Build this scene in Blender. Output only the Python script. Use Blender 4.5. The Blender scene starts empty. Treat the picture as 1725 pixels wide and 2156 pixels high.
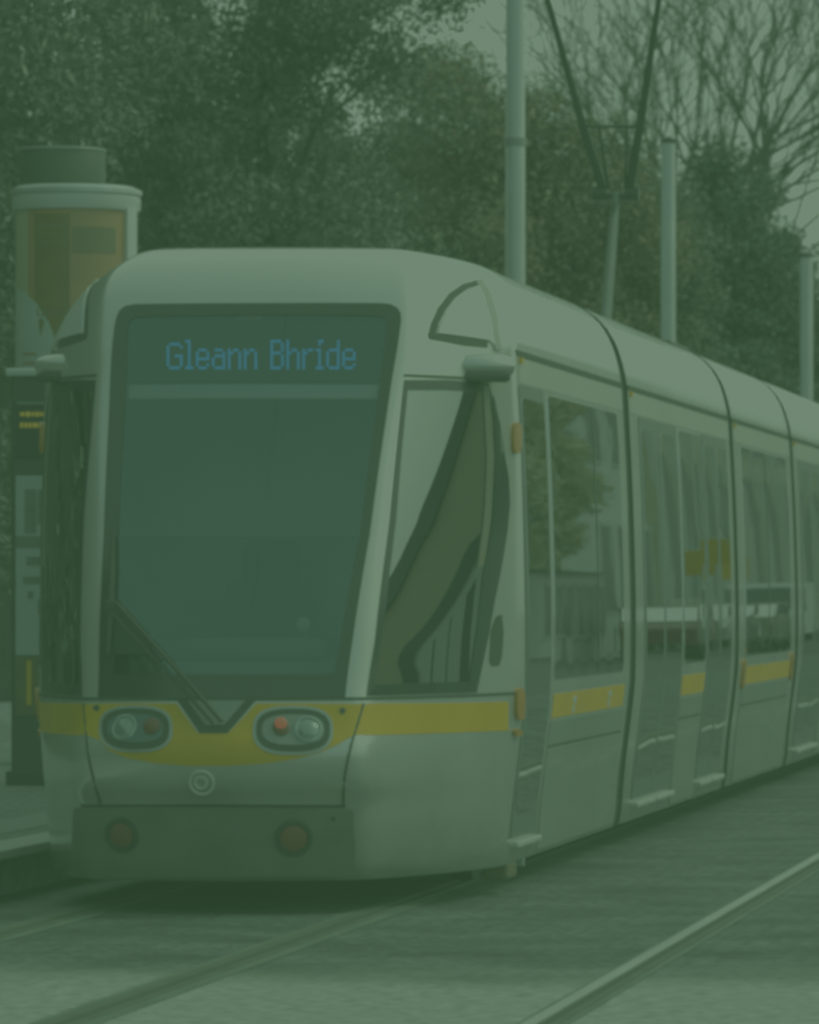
import bpy, bmesh, math, random
import numpy as np
from mathutils import Vector, Matrix
from mathutils.geometry import delaunay_2d_cdt
random.seed(7); rng = np.random.default_rng(7)
scene = bpy.context.scene
COL = scene.collection

# ------------------------------------------------------------------ camera
CAM = (5.15, -28.25, 1.59)          # a long lens on the far pavement, the picture is an off-centre crop
FPX, PPX, PPY, WPX, HPX = 12180.0, 2690.0, 1243.0, 1725.0, 2156.0
cam = bpy.data.cameras.new('camera'); co = bpy.data.objects.new('camera', cam); COL.objects.link(co)
co.location = CAM; co.rotation_euler = (math.pi/2, 0, 0)
cam.sensor_fit = 'HORIZONTAL'; cam.sensor_width = 36; cam.lens = 36*FPX/WPX
cam.shift_x = (WPX/2-PPX)/WPX; cam.shift_y = (PPY-HPX/2)/WPX
cam.clip_start = 0.5; cam.clip_end = 3000
cam.dof.use_dof = True; cam.dof.focus_distance = 29.5; cam.dof.aperture_fstop = 8.5
scene.camera = co
def proj(p):
    d = p[1]-CAM[1]
    return PPX+FPX*(p[0]-CAM[0])/d, PPY-FPX*(p[2]-CAM[2])/d

# ------------------------------------------------------------------ helpers
def link(o, parent=None):
    COL.objects.link(o)
    if parent is not None: o.parent = parent
    return o
def tag(o, label=None, cat=None, group=None, kind=None):
    if label: o['label'] = label
    if cat: o['category'] = cat
    if group: o['group'] = group
    if kind: o['kind'] = kind
    return o
def empty(name, loc, label, cat, group=None):
    o = bpy.data.objects.new(name, None); o.location = loc; o.empty_display_size = .2
    link(o); return tag(o, label, cat, group)

class MB:
    def __init__(s): s.v = []; s.f = []; s.m = []; s.cur = 0
    def add(s, vs, fs):
        b = len(s.v); s.v += [tuple(map(float, p)) for p in vs]
        for f in fs: s.f.append([i+b for i in f]); s.m.append(s.cur)
        return s
    def box(s, c, d, rz=0, bev=0):
        x, y, z = [q/2 for q in d]
        if bev <= 0:
            vs = [(i*x, j*y, k*z) for k in (-1, 1) for j in (-1, 1) for i in (-1, 1)]
            fs = [(0,2,3,1),(4,5,7,6),(0,1,5,4),(2,6,7,3),(0,4,6,2),(1,3,7,5)]
        else:
            bm = bmesh.new(); bmesh.ops.create_cube(bm, size=1)
            for v in bm.verts: v.co = Vector((v.co.x*2*x, v.co.y*2*y, v.co.z*2*z))
            bmesh.ops.bevel(bm, geom=bm.edges[:], offset=bev, segments=2, affect='EDGES', profile=.5)
            bm.verts.index_update(); vs = [v.co[:] for v in bm.verts]; fs = [[v.index for v in f.verts] for f in bm.faces]; bm.free()
        ca, sa = math.cos(rz), math.sin(rz)
        return s.add([(c[0]+p[0]*ca-p[1]*sa, c[1]+p[0]*sa+p[1]*ca, c[2]+p[2]) for p in vs], fs)
    def tube(s, pts, rad, n=8, cap=True):
        pts = [Vector(p) for p in pts]; k = len(pts)
        rs = rad if isinstance(rad, (list, tuple)) else [rad]*k
        rings = []; ref = None
        for i, p in enumerate(pts):
            t = (pts[min(i+1, k-1)]-pts[max(i-1, 0)]).normalized()
            if ref is None: ref = Vector((0,0,1)) if abs(t.z) < .9 else Vector((1,0,0))
            a = ref - t*ref.dot(t)
            if a.length < 1e-4: a = t.orthogonal()
            a.normalize(); ref = a; b = t.cross(a)
            rings.append([p+(a*math.cos(q)+b*math.sin(q))*rs[i] for q in [2*math.pi*j/n for j in range(n)]])
        vs = [q for r in rings for q in r]; fs = []
        for i in range(k-1):
            for j in range(n):
                fs.append((i*n+j, i*n+(j+1) % n, (i+1)*n+(j+1) % n, (i+1)*n+j))
        if cap: fs.append(tuple(range(n-1, -1, -1))); fs.append(tuple((k-1)*n+j for j in range(n)))
        return s.add(vs, fs)
    def lathe(s, prof, M, n=24):
        vs = []; fs = []; k = len(prof)
        for r, h in prof:
            for j in range(n):
                a = 2*math.pi*j/n; vs.append(M @ Vector((r*math.cos(a), r*math.sin(a), h)))
        for i in range(k-1):
            for j in range(n): fs.append((i*n+j, i*n+(j+1) % n, (i+1)*n+(j+1) % n, (i+1)*n+j))
        fs.append(tuple((k-1)*n+j for j in range(n))); fs.append(tuple(range(n-1, -1, -1)))
        return s.add(vs, fs)
    def build(s, name, mats, parent=None, smooth=False, angle=None):
        me = bpy.data.meshes.new(name); me.from_pydata(s.v, [], s.f); 
        for m in (mats if isinstance(mats, (list, tuple)) else [mats]): me.materials.append(m)
        if any(s.m): me.polygons.foreach_set('material_index', s.m)
        bm = bmesh.new(); bm.from_mesh(me); bmesh.ops.recalc_face_normals(bm, faces=bm.faces[:]); bm.to_mesh(me); bm.free()
        if smooth: 
            me.polygons.foreach_set('use_smooth', [True]*len(me.polygons))
            me.set_sharp_from_angle(angle=math.radians(angle or 40))
        me.update(); o = bpy.data.objects.new(name, me); return link(o, parent)

# ------------------------------------------------------------------ materials
def nodes(name):
    m = bpy.data.materials.new(name); m.use_nodes = True
    nt = m.node_tree; return m, nt, nt.nodes['Principled BSDF'], nt.nodes['Material Output']
def coords(nt, scale=(1,1,1), generated=False):
    t = nt.nodes.new('ShaderNodeTexCoord'); mp = nt.nodes.new('ShaderNodeMapping'); mp.inputs['Scale'].default_value = scale
    nt.links.new(t.outputs['Object'], mp.inputs['Vector']); return mp.outputs['Vector']
def mat(name, col, rough=.5, metal=0, var=.12, ns=3, bump=0, bs=40, coat=0, stretch=(1,1,1), spec=None, emit=None, es=0, rv=.08):
    m, nt, b, _ = nodes(name)
    v = coords(nt, stretch)
    n = nt.nodes.new('ShaderNodeTexNoise'); n.inputs['Scale'].default_value = ns; n.inputs['Detail'].default_value = 5
    nt.links.new(v, n.inputs['Vector'])
    r = nt.nodes.new('ShaderNodeValToRGB')
    r.color_ramp.elements[0].position = .3; r.color_ramp.elements[1].position = .7
    r.color_ramp.elements[0].color = [max(0, c*(1-var)) for c in col]+[1]
    r.color_ramp.elements[1].color = [min(1, c*(1+var)) for c in col]+[1]
    nt.links.new(n.outputs['Fac'], r.inputs['Fac']); nt.links.new(r.outputs['Color'], b.inputs['Base Color'])
    mr = nt.nodes.new('ShaderNodeMapRange'); mr.inputs['To Min'].default_value = max(0, rough-rv); mr.inputs['To Max'].default_value = min(1, rough+rv)
    nt.links.new(n.outputs['Fac'], mr.inputs['Value']); nt.links.new(mr.outputs['Result'], b.inputs['Roughness'])
    b.inputs['Metallic'].default_value = metal
    if coat: b.inputs['Coat Weight'].default_value = coat; b.inputs['Coat Roughness'].default_value = .06
    if spec is not None: b.inputs['Specular IOR Level'].default_value = spec
    if emit: b.inputs['Emission Color'].default_value = list(emit)+[1]; b.inputs['Emission Strength'].default_value = es
    if bump:
        n2 = nt.nodes.new('ShaderNodeTexNoise'); n2.inputs['Scale'].default_value = bs; n2.inputs['Detail'].default_value = 4
        nt.links.new(v, n2.inputs['Vector'])
        bp = nt.nodes.new('ShaderNodeBump'); bp.inputs['Strength'].default_value = bump; bp.inputs['Distance'].default_value = .02
        nt.links.new(n2.outputs['Fac'], bp.inputs['Height']); nt.links.new(bp.outputs['Normal'], b.inputs['Normal'])
    return m
def glass_clear(name, tint, ior=1.55, rough=.01, gcol=(.85,.92,.92)):
    m, nt, b, out = nodes(name); nt.nodes.remove(b)
    tr = nt.nodes.new('ShaderNodeBsdfTransparent'); tr.inputs['Color'].default_value = list(tint)+[1]
    gl = nt.nodes.new('ShaderNodeBsdfGlossy'); gl.inputs['Roughness'].default_value = rough; gl.inputs['Color'].default_value = list(gcol)+[1]
    fr = nt.nodes.new('ShaderNodeFresnel'); fr.inputs['IOR'].default_value = ior
    mx = nt.nodes.new('ShaderNodeMixShader')
    nt.links.new(fr.outputs[0], mx.inputs[0]); nt.links.new(tr.outputs[0], mx.inputs[1]); nt.links.new(gl.outputs[0], mx.inputs[2])
    nt.links.new(mx.outputs[0], out.inputs['Surface']); return m
def glass_dark(name, col, ior=1.9, rough=.012, wav=.02, floor_=0):
    m, nt, b, out = nodes(name); nt.nodes.remove(b)
    df = nt.nodes.new('ShaderNodeBsdfDiffuse'); df.inputs['Color'].default_value = list(col)+[1]
    gl = nt.nodes.new('ShaderNodeBsdfGlossy'); gl.inputs['Roughness'].default_value = rough
    fr = nt.nodes.new('ShaderNodeFresnel'); fr.inputs['IOR'].default_value = ior
    n = nt.nodes.new('ShaderNodeTexNoise'); n.inputs['Scale'].default_value = 1.3; n.inputs['Detail'].default_value = 1
    nt.links.new(coords(nt), n.inputs['Vector'])
    bp = nt.nodes.new('ShaderNodeBump'); bp.inputs['Strength'].default_value = wav; bp.inputs['Distance'].default_value = .05
    nt.links.new(n.outputs['Fac'], bp.inputs['Height']); nt.links.new(bp.outputs['Normal'], gl.inputs['Normal'])
    mx = nt.nodes.new('ShaderNodeMixShader')
    fl = nt.nodes.new('ShaderNodeMath'); fl.operation = 'MAXIMUM'; fl.inputs[1].default_value = floor_
    nt.links.new(fr.outputs[0], fl.inputs[0]); nt.links.new(fl.outputs[0], mx.inputs[0]); nt.links.new(df.outputs[0], mx.inputs[1]); nt.links.new(gl.outputs[0], mx.inputs[2])
    nt.links.new(mx.outputs[0], out.inputs['Surface']); return m

M = {}
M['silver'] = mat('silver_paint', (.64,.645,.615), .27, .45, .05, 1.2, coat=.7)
def ground_shade(m, z0, z1, col, amt):  # paints the lower body's falloff into shade into the base colour, broken by noise
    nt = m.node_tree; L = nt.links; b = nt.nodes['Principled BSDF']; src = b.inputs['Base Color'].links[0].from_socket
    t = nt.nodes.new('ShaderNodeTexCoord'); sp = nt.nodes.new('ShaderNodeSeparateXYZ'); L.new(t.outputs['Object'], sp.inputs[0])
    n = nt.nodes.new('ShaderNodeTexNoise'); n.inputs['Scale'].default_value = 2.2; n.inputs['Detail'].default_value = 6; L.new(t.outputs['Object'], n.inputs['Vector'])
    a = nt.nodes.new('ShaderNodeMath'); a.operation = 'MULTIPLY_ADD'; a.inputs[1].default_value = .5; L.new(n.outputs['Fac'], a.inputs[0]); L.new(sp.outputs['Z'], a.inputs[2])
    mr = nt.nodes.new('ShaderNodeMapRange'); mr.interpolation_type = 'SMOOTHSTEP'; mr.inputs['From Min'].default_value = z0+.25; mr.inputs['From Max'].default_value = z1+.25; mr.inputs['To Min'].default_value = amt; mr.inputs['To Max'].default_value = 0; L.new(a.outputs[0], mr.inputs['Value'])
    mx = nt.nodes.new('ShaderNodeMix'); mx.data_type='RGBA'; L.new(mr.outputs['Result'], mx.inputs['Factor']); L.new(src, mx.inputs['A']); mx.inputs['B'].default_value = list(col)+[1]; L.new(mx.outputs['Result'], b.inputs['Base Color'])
ground_shade(M['silver'], .10, .80, (.13,.13,.105), .8)
M['white_panel'] = mat('white_panel', (.74,.75,.74), .4, 0, .05, 1.5, coat=.3)
M['cream'] = mat('cream_panel', (.62,.6,.5), .4, 0, .06, 2, coat=.3)
M['yellow'] = mat('yellow_band', (.86,.43,.006), .5, 0, .07, 3, spec=.25)
M['black'] = mat('black_rubber', (.018,.02,.02), .6, 0, .2, 6)
M['frit'] = mat('black_glass_border', (.016,.024,.026), .18, 0, .15, 3)
M['bumper'] = mat('bumper_plate', (.125,.124,.105), .5, 0, .25, 4, bump=.08, bs=60)
M['grey_panel'] = mat('grey_panel', (.24,.27,.27), .45, 0, .1, 4)
M['post'] = mat('window_post_grey', (.17,.15,.11), .5)
M['ridge'] = mat('ridge_beige', (.42,.40,.34), .5)
M['red_dull'] = mat('dull_red', (.17,.035,.02), .5, 0, .2, 8)
M['red_lit'] = mat('lit_red', (.7,.03,.02), .4, emit=(1,.08,.05), es=.9)
M['lens'] = mat('lamp_lens', (.3,.36,.35), .12, .5, .2, 12)
M['rim'] = mat('lamp_rim', (.4,.45,.46), .35, .4)
M['amber'] = mat('amber_lens', (.6,.2,.012), .3, 0, .1, 10)
M['chrome'] = mat('step_plate', (.55,.56,.53), .5, .2, .1, 10)
M['lid'] = mat('dark_recess', (.03,.035,.03), .7)
M['dash'] = mat('dashboard_plastic', (.09,.13,.15), .6, 0, .15, 5)
M['cab_wall'] = mat('cab_partition', (.62,.68,.68), .7, 0, .15, 2)
M['cab_low'] = mat('cab_lower_wall', (.26,.32,.33), .7, 0, .15, 2)
M['seat'] = mat('seat_fabric', (.02,.022,.026), .9, 0, .2, 20)
M['blind'] = mat('pale_blind', (.55,.6,.6), .7, 0, .05)
M['led_off'] = mat('display_black', (.006,.008,.008), .6)
M['led'] = mat('blue_led', (.01,.1,.3), .5, emit=(.012,.25,.9), es=1.3)
M['amber_led'] = mat('amber_led', (.4,.2,.01), .5, emit=(1,.5,.03), es=.55)
M['windscreen'] = glass_clear('windscreen_glass', (.9,.96,.98), 1.85, gcol=(.58,.88,.98))
M['cab_glass'] = glass_clear('cab_side_glass', (.3,.33,.31), 4.0)
M['side_glass'] = glass_dark('side_glass', (.05,.06,.05), 3.2, floor_=.88, wav=.005)
M['door_panel'] = mat('door_panel', (.12,.14,.14), .35, 0, .1, 4, coat=.4)
M['lower_panel'] = mat('lower_side_panel', (.27,.285,.27), .35, .15, .08, 1.2, coat=.4)  # darker than the body: the road's dark reflection is put into the colour
M['steel'] = mat('galvanised_steel', (.68,.71,.71), .42, .3, .12, 5, stretch=(1,1,.3))
M['dark_alu2'] = mat('joint_grey', (.3,.33,.34), .5, .3)
M['dark_steel'] = mat('dark_steel', (.03,.035,.032), .5, .3, .15, 6)
M['bark'] = mat('bark', (.06,.058,.048), .9, 0, .3, 6, bump=.4, bs=20)

# ------------------------------------------------------------------ world, sun, grade
SUN_EL, SUN_AZ = math.radians(46), math.radians(72)   # azimuth from +Y towards +X : ahead and to the right of the viewer
w = bpy.data.worlds.new('World'); scene.world = w; w.use_nodes = True
nt = w.node_tree; bg = nt.nodes['Background']
sky = nt.nodes.new('ShaderNodeTexSky'); sky.sky_type = 'NISHITA'; sky.sun_disc = False
sky.sun_elevation = SUN_EL; sky.sun_rotation = SUN_AZ; sky.air_density = 1.6; sky.dust_density = 6; sky.ozone_density = 1
hs = nt.nodes.new('ShaderNodeHueSaturation'); hs.inputs['Saturation'].default_value = .3; hs.inputs['Value'].default_value = 1.0
nt.links.new(sky.outputs[0], hs.inputs['Color']); nt.links.new(hs.outputs[0], bg.inputs['Color'])
bg.inputs['Strength'].default_value = .06
# a bright, slightly uneven layer of cloud over the whole sky
tc = nt.nodes.new('ShaderNodeTexCoord'); mp = nt.nodes.new('ShaderNodeMapping'); mp.inputs['Scale'].default_value = (1.5,1.5,5)
cn = nt.nodes.new('ShaderNodeTexNoise'); cn.inputs['Scale'].default_value = 1.6; cn.inputs['Detail'].default_value = 5
cr = nt.nodes.new('ShaderNodeValToRGB'); cr.color_ramp.elements[0].position = .3; cr.color_ramp.elements[1].position = .7
cr.color_ramp.elements[0].color = (.74,.78,.84,1); cr.color_ramp.elements[1].color = (.92,.93,.93,1)
nt.links.new(tc.outputs['Generated'], mp.inputs[0]); nt.links.new(mp.outputs[0], cn.inputs['Vector']); nt.links.new(cn.outputs['Fac'], cr.inputs['Fac'])
dt = nt.nodes.new('ShaderNodeVectorMath'); dt.operation = 'DOT_PRODUCT'; dt.inputs[1].default_value = (.30,.85,-.50); nt.links.new(tc.outputs['Generated'], dt.inputs[0])
mr = nt.nodes.new('ShaderNodeMapRange'); mr.interpolation_type = 'SMOOTHSTEP'; mr.inputs['From Min'].default_value = -.75; mr.inputs['From Max'].default_value = .35; nt.links.new(dt.outputs['Value'], mr.inputs['Value'])
gm = nt.nodes.new('ShaderNodeMix'); gm.data_type = 'RGBA'; gm.blend_type = 'MULTIPLY'; gm.inputs['Factor'].default_value = 1
gr = nt.nodes.new('ShaderNodeMix'); gr.data_type = 'RGBA'; gr.inputs['A'].default_value = (.56,.67,.76,1); gr.inputs['B'].default_value = (1.08,1.07,1.05,1); nt.links.new(mr.outputs['Result'], gr.inputs['Factor'])
nt.links.new(cr.outputs['Color'], gm.inputs['A']); nt.links.new(gr.outputs['Result'], gm.inputs['B'])
cb = nt.nodes.new('ShaderNodeBackground'); nt.links.new(gm.outputs['Result'], cb.inputs['Color']); cb.inputs['Strength'].default_value = 1.25
ad = nt.nodes.new('ShaderNodeAddShader'); nt.links.new(bg.outputs[0], ad.inputs[0]); nt.links.new(cb.outputs[0], ad.inputs[1]); nt.links.new(ad.outputs[0], nt.nodes['World Output'].inputs['Surface'])
sl = bpy.data.lights.new('sun', 'SUN'); sl.energy = 1.5; sl.angle = math.radians(14); sl.color = (1,.95,.86)
so = bpy.data.objects.new('sun', sl); COL.objects.link(so)
sd = Vector((math.sin(SUN_AZ)*math.cos(SUN_EL), math.cos(SUN_AZ)*math.cos(SUN_EL), math.sin(SUN_EL)))
so.rotation_euler = sd.to_track_quat('Z', 'Y').to_euler()
vs = scene.view_settings; vs.view_transform = 'Standard'; vs.look = 'None'; vs.exposure = 0; vs.gamma = 1
# the photograph is a green-toned, low-contrast print: the whole picture gets one tone curve per channel
def s2l(s): return s/12.92 if s <= .04045 else ((s+.055)/1.055)**2.4
vs.use_curve_mapping = True; cm = vs.curve_mapping; cm.use_clip = True; cm.extend = 'HORIZONTAL'
for ch, (lo, gain) in enumerate(((42/255, .275), (64/255, .285), (43/255, .285))):
    c = cm.curves[ch]
    ss = (0, .06, .12, .2, .28, .36, .45, .55, .65, .75, .87, 1)
    c.points[0].location = (0, s2l(lo)); c.points[1].location = (1, s2l(lo+gain))
    for s in ss[1:-1]: c.points.new(s2l(s), s2l(lo+gain*s))
    for p in c.points: p.handle_type = 'VECTOR'
cm.update()
scene.render.engine = 'CYCLES'; scene.cycles.pixel_filter_type = 'BLACKMAN_HARRIS'; scene.cycles.filter_width = 3.6
scene.cycles.max_bounces = 8; scene.cycles.transparent_max_bounces = 12

# ------------------------------------------------------------------ tram body surface
#        v     z     wc    yk    ws     ys
LV = [(0.17, .17,  .650,  .16, 1.150, 1.60),
      (0.20, .20,  .672,  .11, 1.160, 1.60),
      (0.40, .40,  .684,  .05, 1.178, 1.60),
      (0.54, .54,  .688,  .02, 1.192, 1.62),
      (0.66, .66,  .688, -.075, 1.207, 1.64),
      (0.80, .80,  .685, -.095,1.224, 1.66),
      (0.93, .93,  .682, -.042, 1.240, 1.67),
      (1.06, 1.06, .680,  .00, 1.252, 1.68),
      (1.40, 1.40, .697,  .100, 1.256, 1.72),
      (2.00, 2.00, .732,  .370, 1.243, 1.70),
      (2.67, 2.67, .772,  .75, 1.212, 1.60),
      (2.84, 2.84, .785,  .84, 1.200, 1.70),
      (3.02, 3.02, .790,  .95, 1.160, 2.00),
      (3.16, 3.16, .770, 1.07, 1.095, 2.45),
      (3.28, 3.26, .725, 1.22, 1.000, 2.85),
      (3.40, 3.33, .660, 1.42, 0.870, 3.15),
      (3.60, 3.365,.540, 1.80, 0.660, 3.40),
      (3.90, 3.38, .250, 2.50, 0.300, 3.70),
      (4.10, 3.384,.000, 3.00, 0.000, 3.90)]
LA = np.array(LV)
def pchip_setup(x, y):
    h = np.diff(x); d = np.diff(y)/h; m = np.zeros(len(x))
    for i in range(1, len(x)-1):
        if d[i-1]*d[i] > 0:
            w1 = 2*h[i]+h[i-1]; w2 = h[i]+2*h[i-1]; m[i] = (w1+w2)/(w1/d[i-1]+w2/d[i])
    m[0] = d[0]; m[-1] = d[-1]; return m
PM = [pchip_setup(LA[:,0], LA[:,k]) for k in range(1, 6)]
_pc = {}
def prof(v):
    key = round(v, 5)
    if key in _pc: return _pc[key]
    v = min(max(v, LA[0,0]), LA[-1,0]); i = min(int(np.searchsorted(LA[:,0], v, 'right'))-1, len(LA)-2); i = max(i, 0)
    h = LA[i+1,0]-LA[i,0]; t = (v-LA[i,0])/h; r = []
    for k in range(5):
        y0, y1 = LA[i,k+1], LA[i+1,k+1]; a, b = PM[k][i]*h, PM[k][i+1]*h
        r.append(float((2*t**3-3*t*t+1)*y0+(t**3-2*t*t+t)*a+(-2*t**3+3*t*t)*y1+(t**3-t*t)*b))
    _pc[key] = r; return r
YEND, UMAX = 6.55, 5.1
def S_raw(u, v):
    a = abs(u); sg = 1 if u >= 0 else -1; z, wc, yk, ws, ys = prof(v)
    bul = .15 if v < 3.1 else .15*max(0, (4.1-v))
    if a <= 1: x = a*wc; y = yk-bul*(1-a*a)
    elif a <= 2:
        t = a-1; dx, dy = ws-wc, ys-yk; L = math.hypot(dx, dy)+1e-6
        q = .075*4*t*(1-t)*min(1, L/1.5); x = wc+dx*t+q*dy/L; y = yk+dy*t-q*dx/L
    else: x = ws; y = ys+(YEND-ys)*(a-2)/(UMAX-2)
    return (sg*x, y, z)
_KW = [(-.07,1),(-.035,2),(0,3),(.035,2),(.07,1)]
def S(u, v):
    a = abs(u)
    if .07 < a < .93 or 1.07 < a < 1.93 or a > 2.07: return Vector(S_raw(u, v))
    x = y = 0
    for d, k in _KW:
        p = S_raw(u+d, v); x += p[0]*k; y += p[1]*k
    return Vector((x/9, y/9, p[2]))
def N(u, v, e=.004):
    du = S(u+e, v)-S(u-e, v); dv = S(u, v+e)-S(u, v-e); n = du.cross(dv)
    if n.length < 1e-12: return Vector((0,-1,0))
    n.normalize(); c = Vector((0, 3.2, 1.5))
    return n if n.dot(S(u, v)-c) > 0 else -n
_grid = []
for iu in range(-44, 49):
    for iv in range(0, 70):
        u, v = iu*.05, .17+iv*.05
        p = S(u, v); _grid.append((u, v)+proj(p))
_grid = np.array(_grid)
def inv(x, y, ur=(-1.3, 1.3)):
    g = _grid[(_grid[:,0] >= ur[0]) & (_grid[:,0] <= ur[1])]
    i = int(np.argmin((g[:,2]-x)**2+(g[:,3]-y)**2)); u, v = float(g[i,0]), float(g[i,1])
    for _ in range(12):
        e = 1e-3; p = proj(S(u, v)); pu = proj(S(u+e, v)); pv = proj(S(u, v+e))
        J = np.array([[(pu[0]-p[0])/e, (pv[0]-p[0])/e], [(pu[1]-p[1])/e, (pv[1]-p[1])/e]])
        try: st = np.linalg.solve(J, np.array([x-p[0], y-p[1]]))
        except Exception: break
        u += float(np.clip(st[0], -.15, .15)); v += float(np.clip(st[1], -.15, .15))
        u = min(max(u, ur[0]-.1), ur[1]+.1); v = min(max(v, .17), 4.0)
    return u, v
def inside(p, poly):
    x, y = p; c = False; n = len(poly)
    for i in range(n):
        x1, y1 = poly[i]; x2, y2 = poly[i-1]
        if (y1 > y) != (y2 > y) and x < (x2-x1)*(y-y1)/(y2-y1)+x1: c = not c
    return c
def densify(poly, st):
    out = []
    for i in range(len(poly)):
        a, b = poly[i], poly[(i+1) % len(poly)]
        k = max(1, int(max(abs(a[0]-b[0])/st[0], abs(a[1]-b[1])/st[1])))
        for j in range(k): t = j/k; out.append((a[0]+(b[0]-a[0])*t, a[1]+(b[1]-a[1])*t))
    return out
def drape(mb, poly, f, off, step=(.06,.05), hole=None, depth=.012):
    """fill a polygon of surface coordinates and lay it on surface f(a,b,off) with a skirt"""
    loops = [densify(poly, step)]
    if hole: loops.append(densify(hole, step))
    pts = []; edges = []
    for lp in loops:
        b = len(pts); pts += lp; edges += [(b+i, b+(i+1) % len(lp)) for i in range(len(lp))]
    nb = len(pts)
    xs = [p[0] for p in poly]; ys = [p[1] for p in poly]
    a = math.floor(min(xs)/step[0])*step[0]
    while a < max(xs):
        b = math.floor(min(ys)/step[1])*step[1]
        while b < max(ys):
            q = (a+step[0]*.5, b+step[1]*.5)
            if inside(q, poly) and not (hole and inside(q, hole)):
                if min(((q[0]-p[0])/step[0])**2+((q[1]-p[1])/step[1])**2 for p in pts[:nb]) > .12: pts.append(q)
            b += step[1]
        a += step[0]
    vo, eo, fo, ov, oe, of = delaunay_2d_cdt([Vector(p) for p in pts], edges, [], 0, 1e-6)
    tri = []
    for t in fo:
        c = (sum(vo[i][0] for i in t)/len(t), sum(vo[i][1] for i in t)/len(t))
        if inside(c, poly) and not (hole and inside(c, hole)): tri.append(list(t))
    V = [f(p[0], p[1], off) for p in vo]
    cnt = {}
    for t in tri:
        for i in range(len(t)):
            e = (t[i], t[(i+1) % len(t)]); k = tuple(sorted(e)); cnt.setdefault(k, []).append(e)
    low = {}; fs = list(tri)
    for k, es in cnt.items():
        if len(es) == 1:
            a, b = es[0]
            for i in (a, b):
                if i not in low: low[i] = len(V); V.append(f(vo[i][0], vo[i][1], off-depth))
            fs.append([b, a, low[a], low[b]])
    mb.add(V, fs); return mb
def fn(u, v, off): return S(u, v)+N(u, v)*off            # nose surface
def px(pts, ur=(-1.3,1.3)): return [inv(x, y, ur) for x, y in pts]
def mir(poly): return [(-a, b) for a, b in poly][::-1]
def ws_at(z):
    return prof(z)[3]
def side(sg):
    def f(Y, z, off): return Vector((sg*(ws_at(z)+off), Y, z))
    return f
def rect(a0, b0, a1, b1, r=0, n=4, sx=1):
    if r <= 0: return [(a0,b0),(a1,b0),(a1,b1),(a0,b1)]
    out = []
    for cx, cy, s in ((a1-r*sx, b0+r, -90), (a1-r*sx, b1-r, 0), (a0+r*sx, b1-r, 90), (a0+r*sx, b0+r, 180)):
        for i in range(n+1):
            q = math.radians(s+90*i/n); out.append((cx+r*sx*math.cos(q), cy+r*math.sin(q)))
    return out
def oval(cx, cy, rx, ry, n=28, p=2):
    o = []
    for i in range(n):
        a = 2*math.pi*i/n; c, s_ = math.cos(a), math.sin(a)
        o.append((cx+rx*math.copysign(abs(c)**(2/p), c), cy+ry*math.copysign(abs(s_)**(2/p), s_)))
    return o
def frame_at(u, v, off=0):
    n = N(u, v); p = S(u, v)+n*off; x = Vector((0,0,1)).cross(n).normalized(); y = n.cross(x)
    m = Matrix((x, y, n)).transposed().to_4x4(); m.translation = p; return m

tram = empty('tram', (0, 0, 0), 'silver and white articulated tram with yellow band, standing at the platform', 'tram')

WS_OUT = px([(207,1469),(219,1130),(233,790),(241,690),(245,670),(252,654),(264,645),(285,641),(540,639),(800,639),(822,641),(836,648),(844,660),(845,675),(827,790),(778,1130),(727,1469)])
WS_IN = px([(240,1420),(250,1130),(266,790),(270,690),(275,676),(288,668),(540,664),(795,666),(810,671),(815,686),(802,790),(757,1130),(704,1420)])
CW = px([(851,800),(940,800),(1028,806),(1052,890),(1071,1010),(1073,1060),(1068,1115),(1040,1270),(1003,1458),(890,1462),(772,1466),(790,1350),(822,1090)], (1.0, 2.1))
def shrink(poly, k=.93):
    cx = sum(p[0] for p in poly)/len(poly); cy = sum(p[1] for p in poly)/len(poly)
    return [(cx+(a-cx)*k, cy+(b-cy)*k) for a, b in poly]
CW_HOLE = shrink(CW, .95)
# -- front section shell
us = [0]
while us[-1] < 2.2: us.append(round(us[-1]+.04, 4))
us += [2.4, 2.8, 3.4, 4.2, UMAX]; us = [-q for q in us[::-1]][:-1]+us
vvs = list(np.arange(.17, 3.1, .04))+list(np.arange(3.1, 4.1, .05))+[4.1]
mb = MB(); nu = len(us); V = []
for v in vvs:
    for u in us: V.append(S(u, v))
Fc = []
WSH = shrink(WS_OUT, .965)
for j in range(len(vvs)-1):
    for i in range(nu-1):
        c = ((us[i]+us[i+1])/2, (vvs[j]+vvs[j+1])/2)
        if inside(c, WSH) or inside(c, CW_HOLE) or inside((-c[0], c[1]), CW_HOLE): continue
        Fc.append((j*nu+i, j*nu+i+1, (j+1)*nu+i+1, (j+1)*nu+i))
mb.add(V, Fc)
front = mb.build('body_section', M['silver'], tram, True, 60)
for p in front.data.polygons: pass
# underside of the nose
mb = MB(); mb.box((0, 4.2, .19), (2.2, 4.6, .02)); mb.box((0,1.1,.19),(1.1,1.5,.018)); mb.build('underframe', M['black'], tram)

# -- windscreen
mb = MB(); drape(mb, WS_OUT, fn, .006, hole=WS_IN); wf = mb.build('windscreen_frame', M['frit'], tram, True)
mb = MB(); drape(mb, shrink(WS_IN, 1.02), fn, .002, depth=.001); mb.build('windscreen', M['windscreen'], wf, True)
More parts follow.
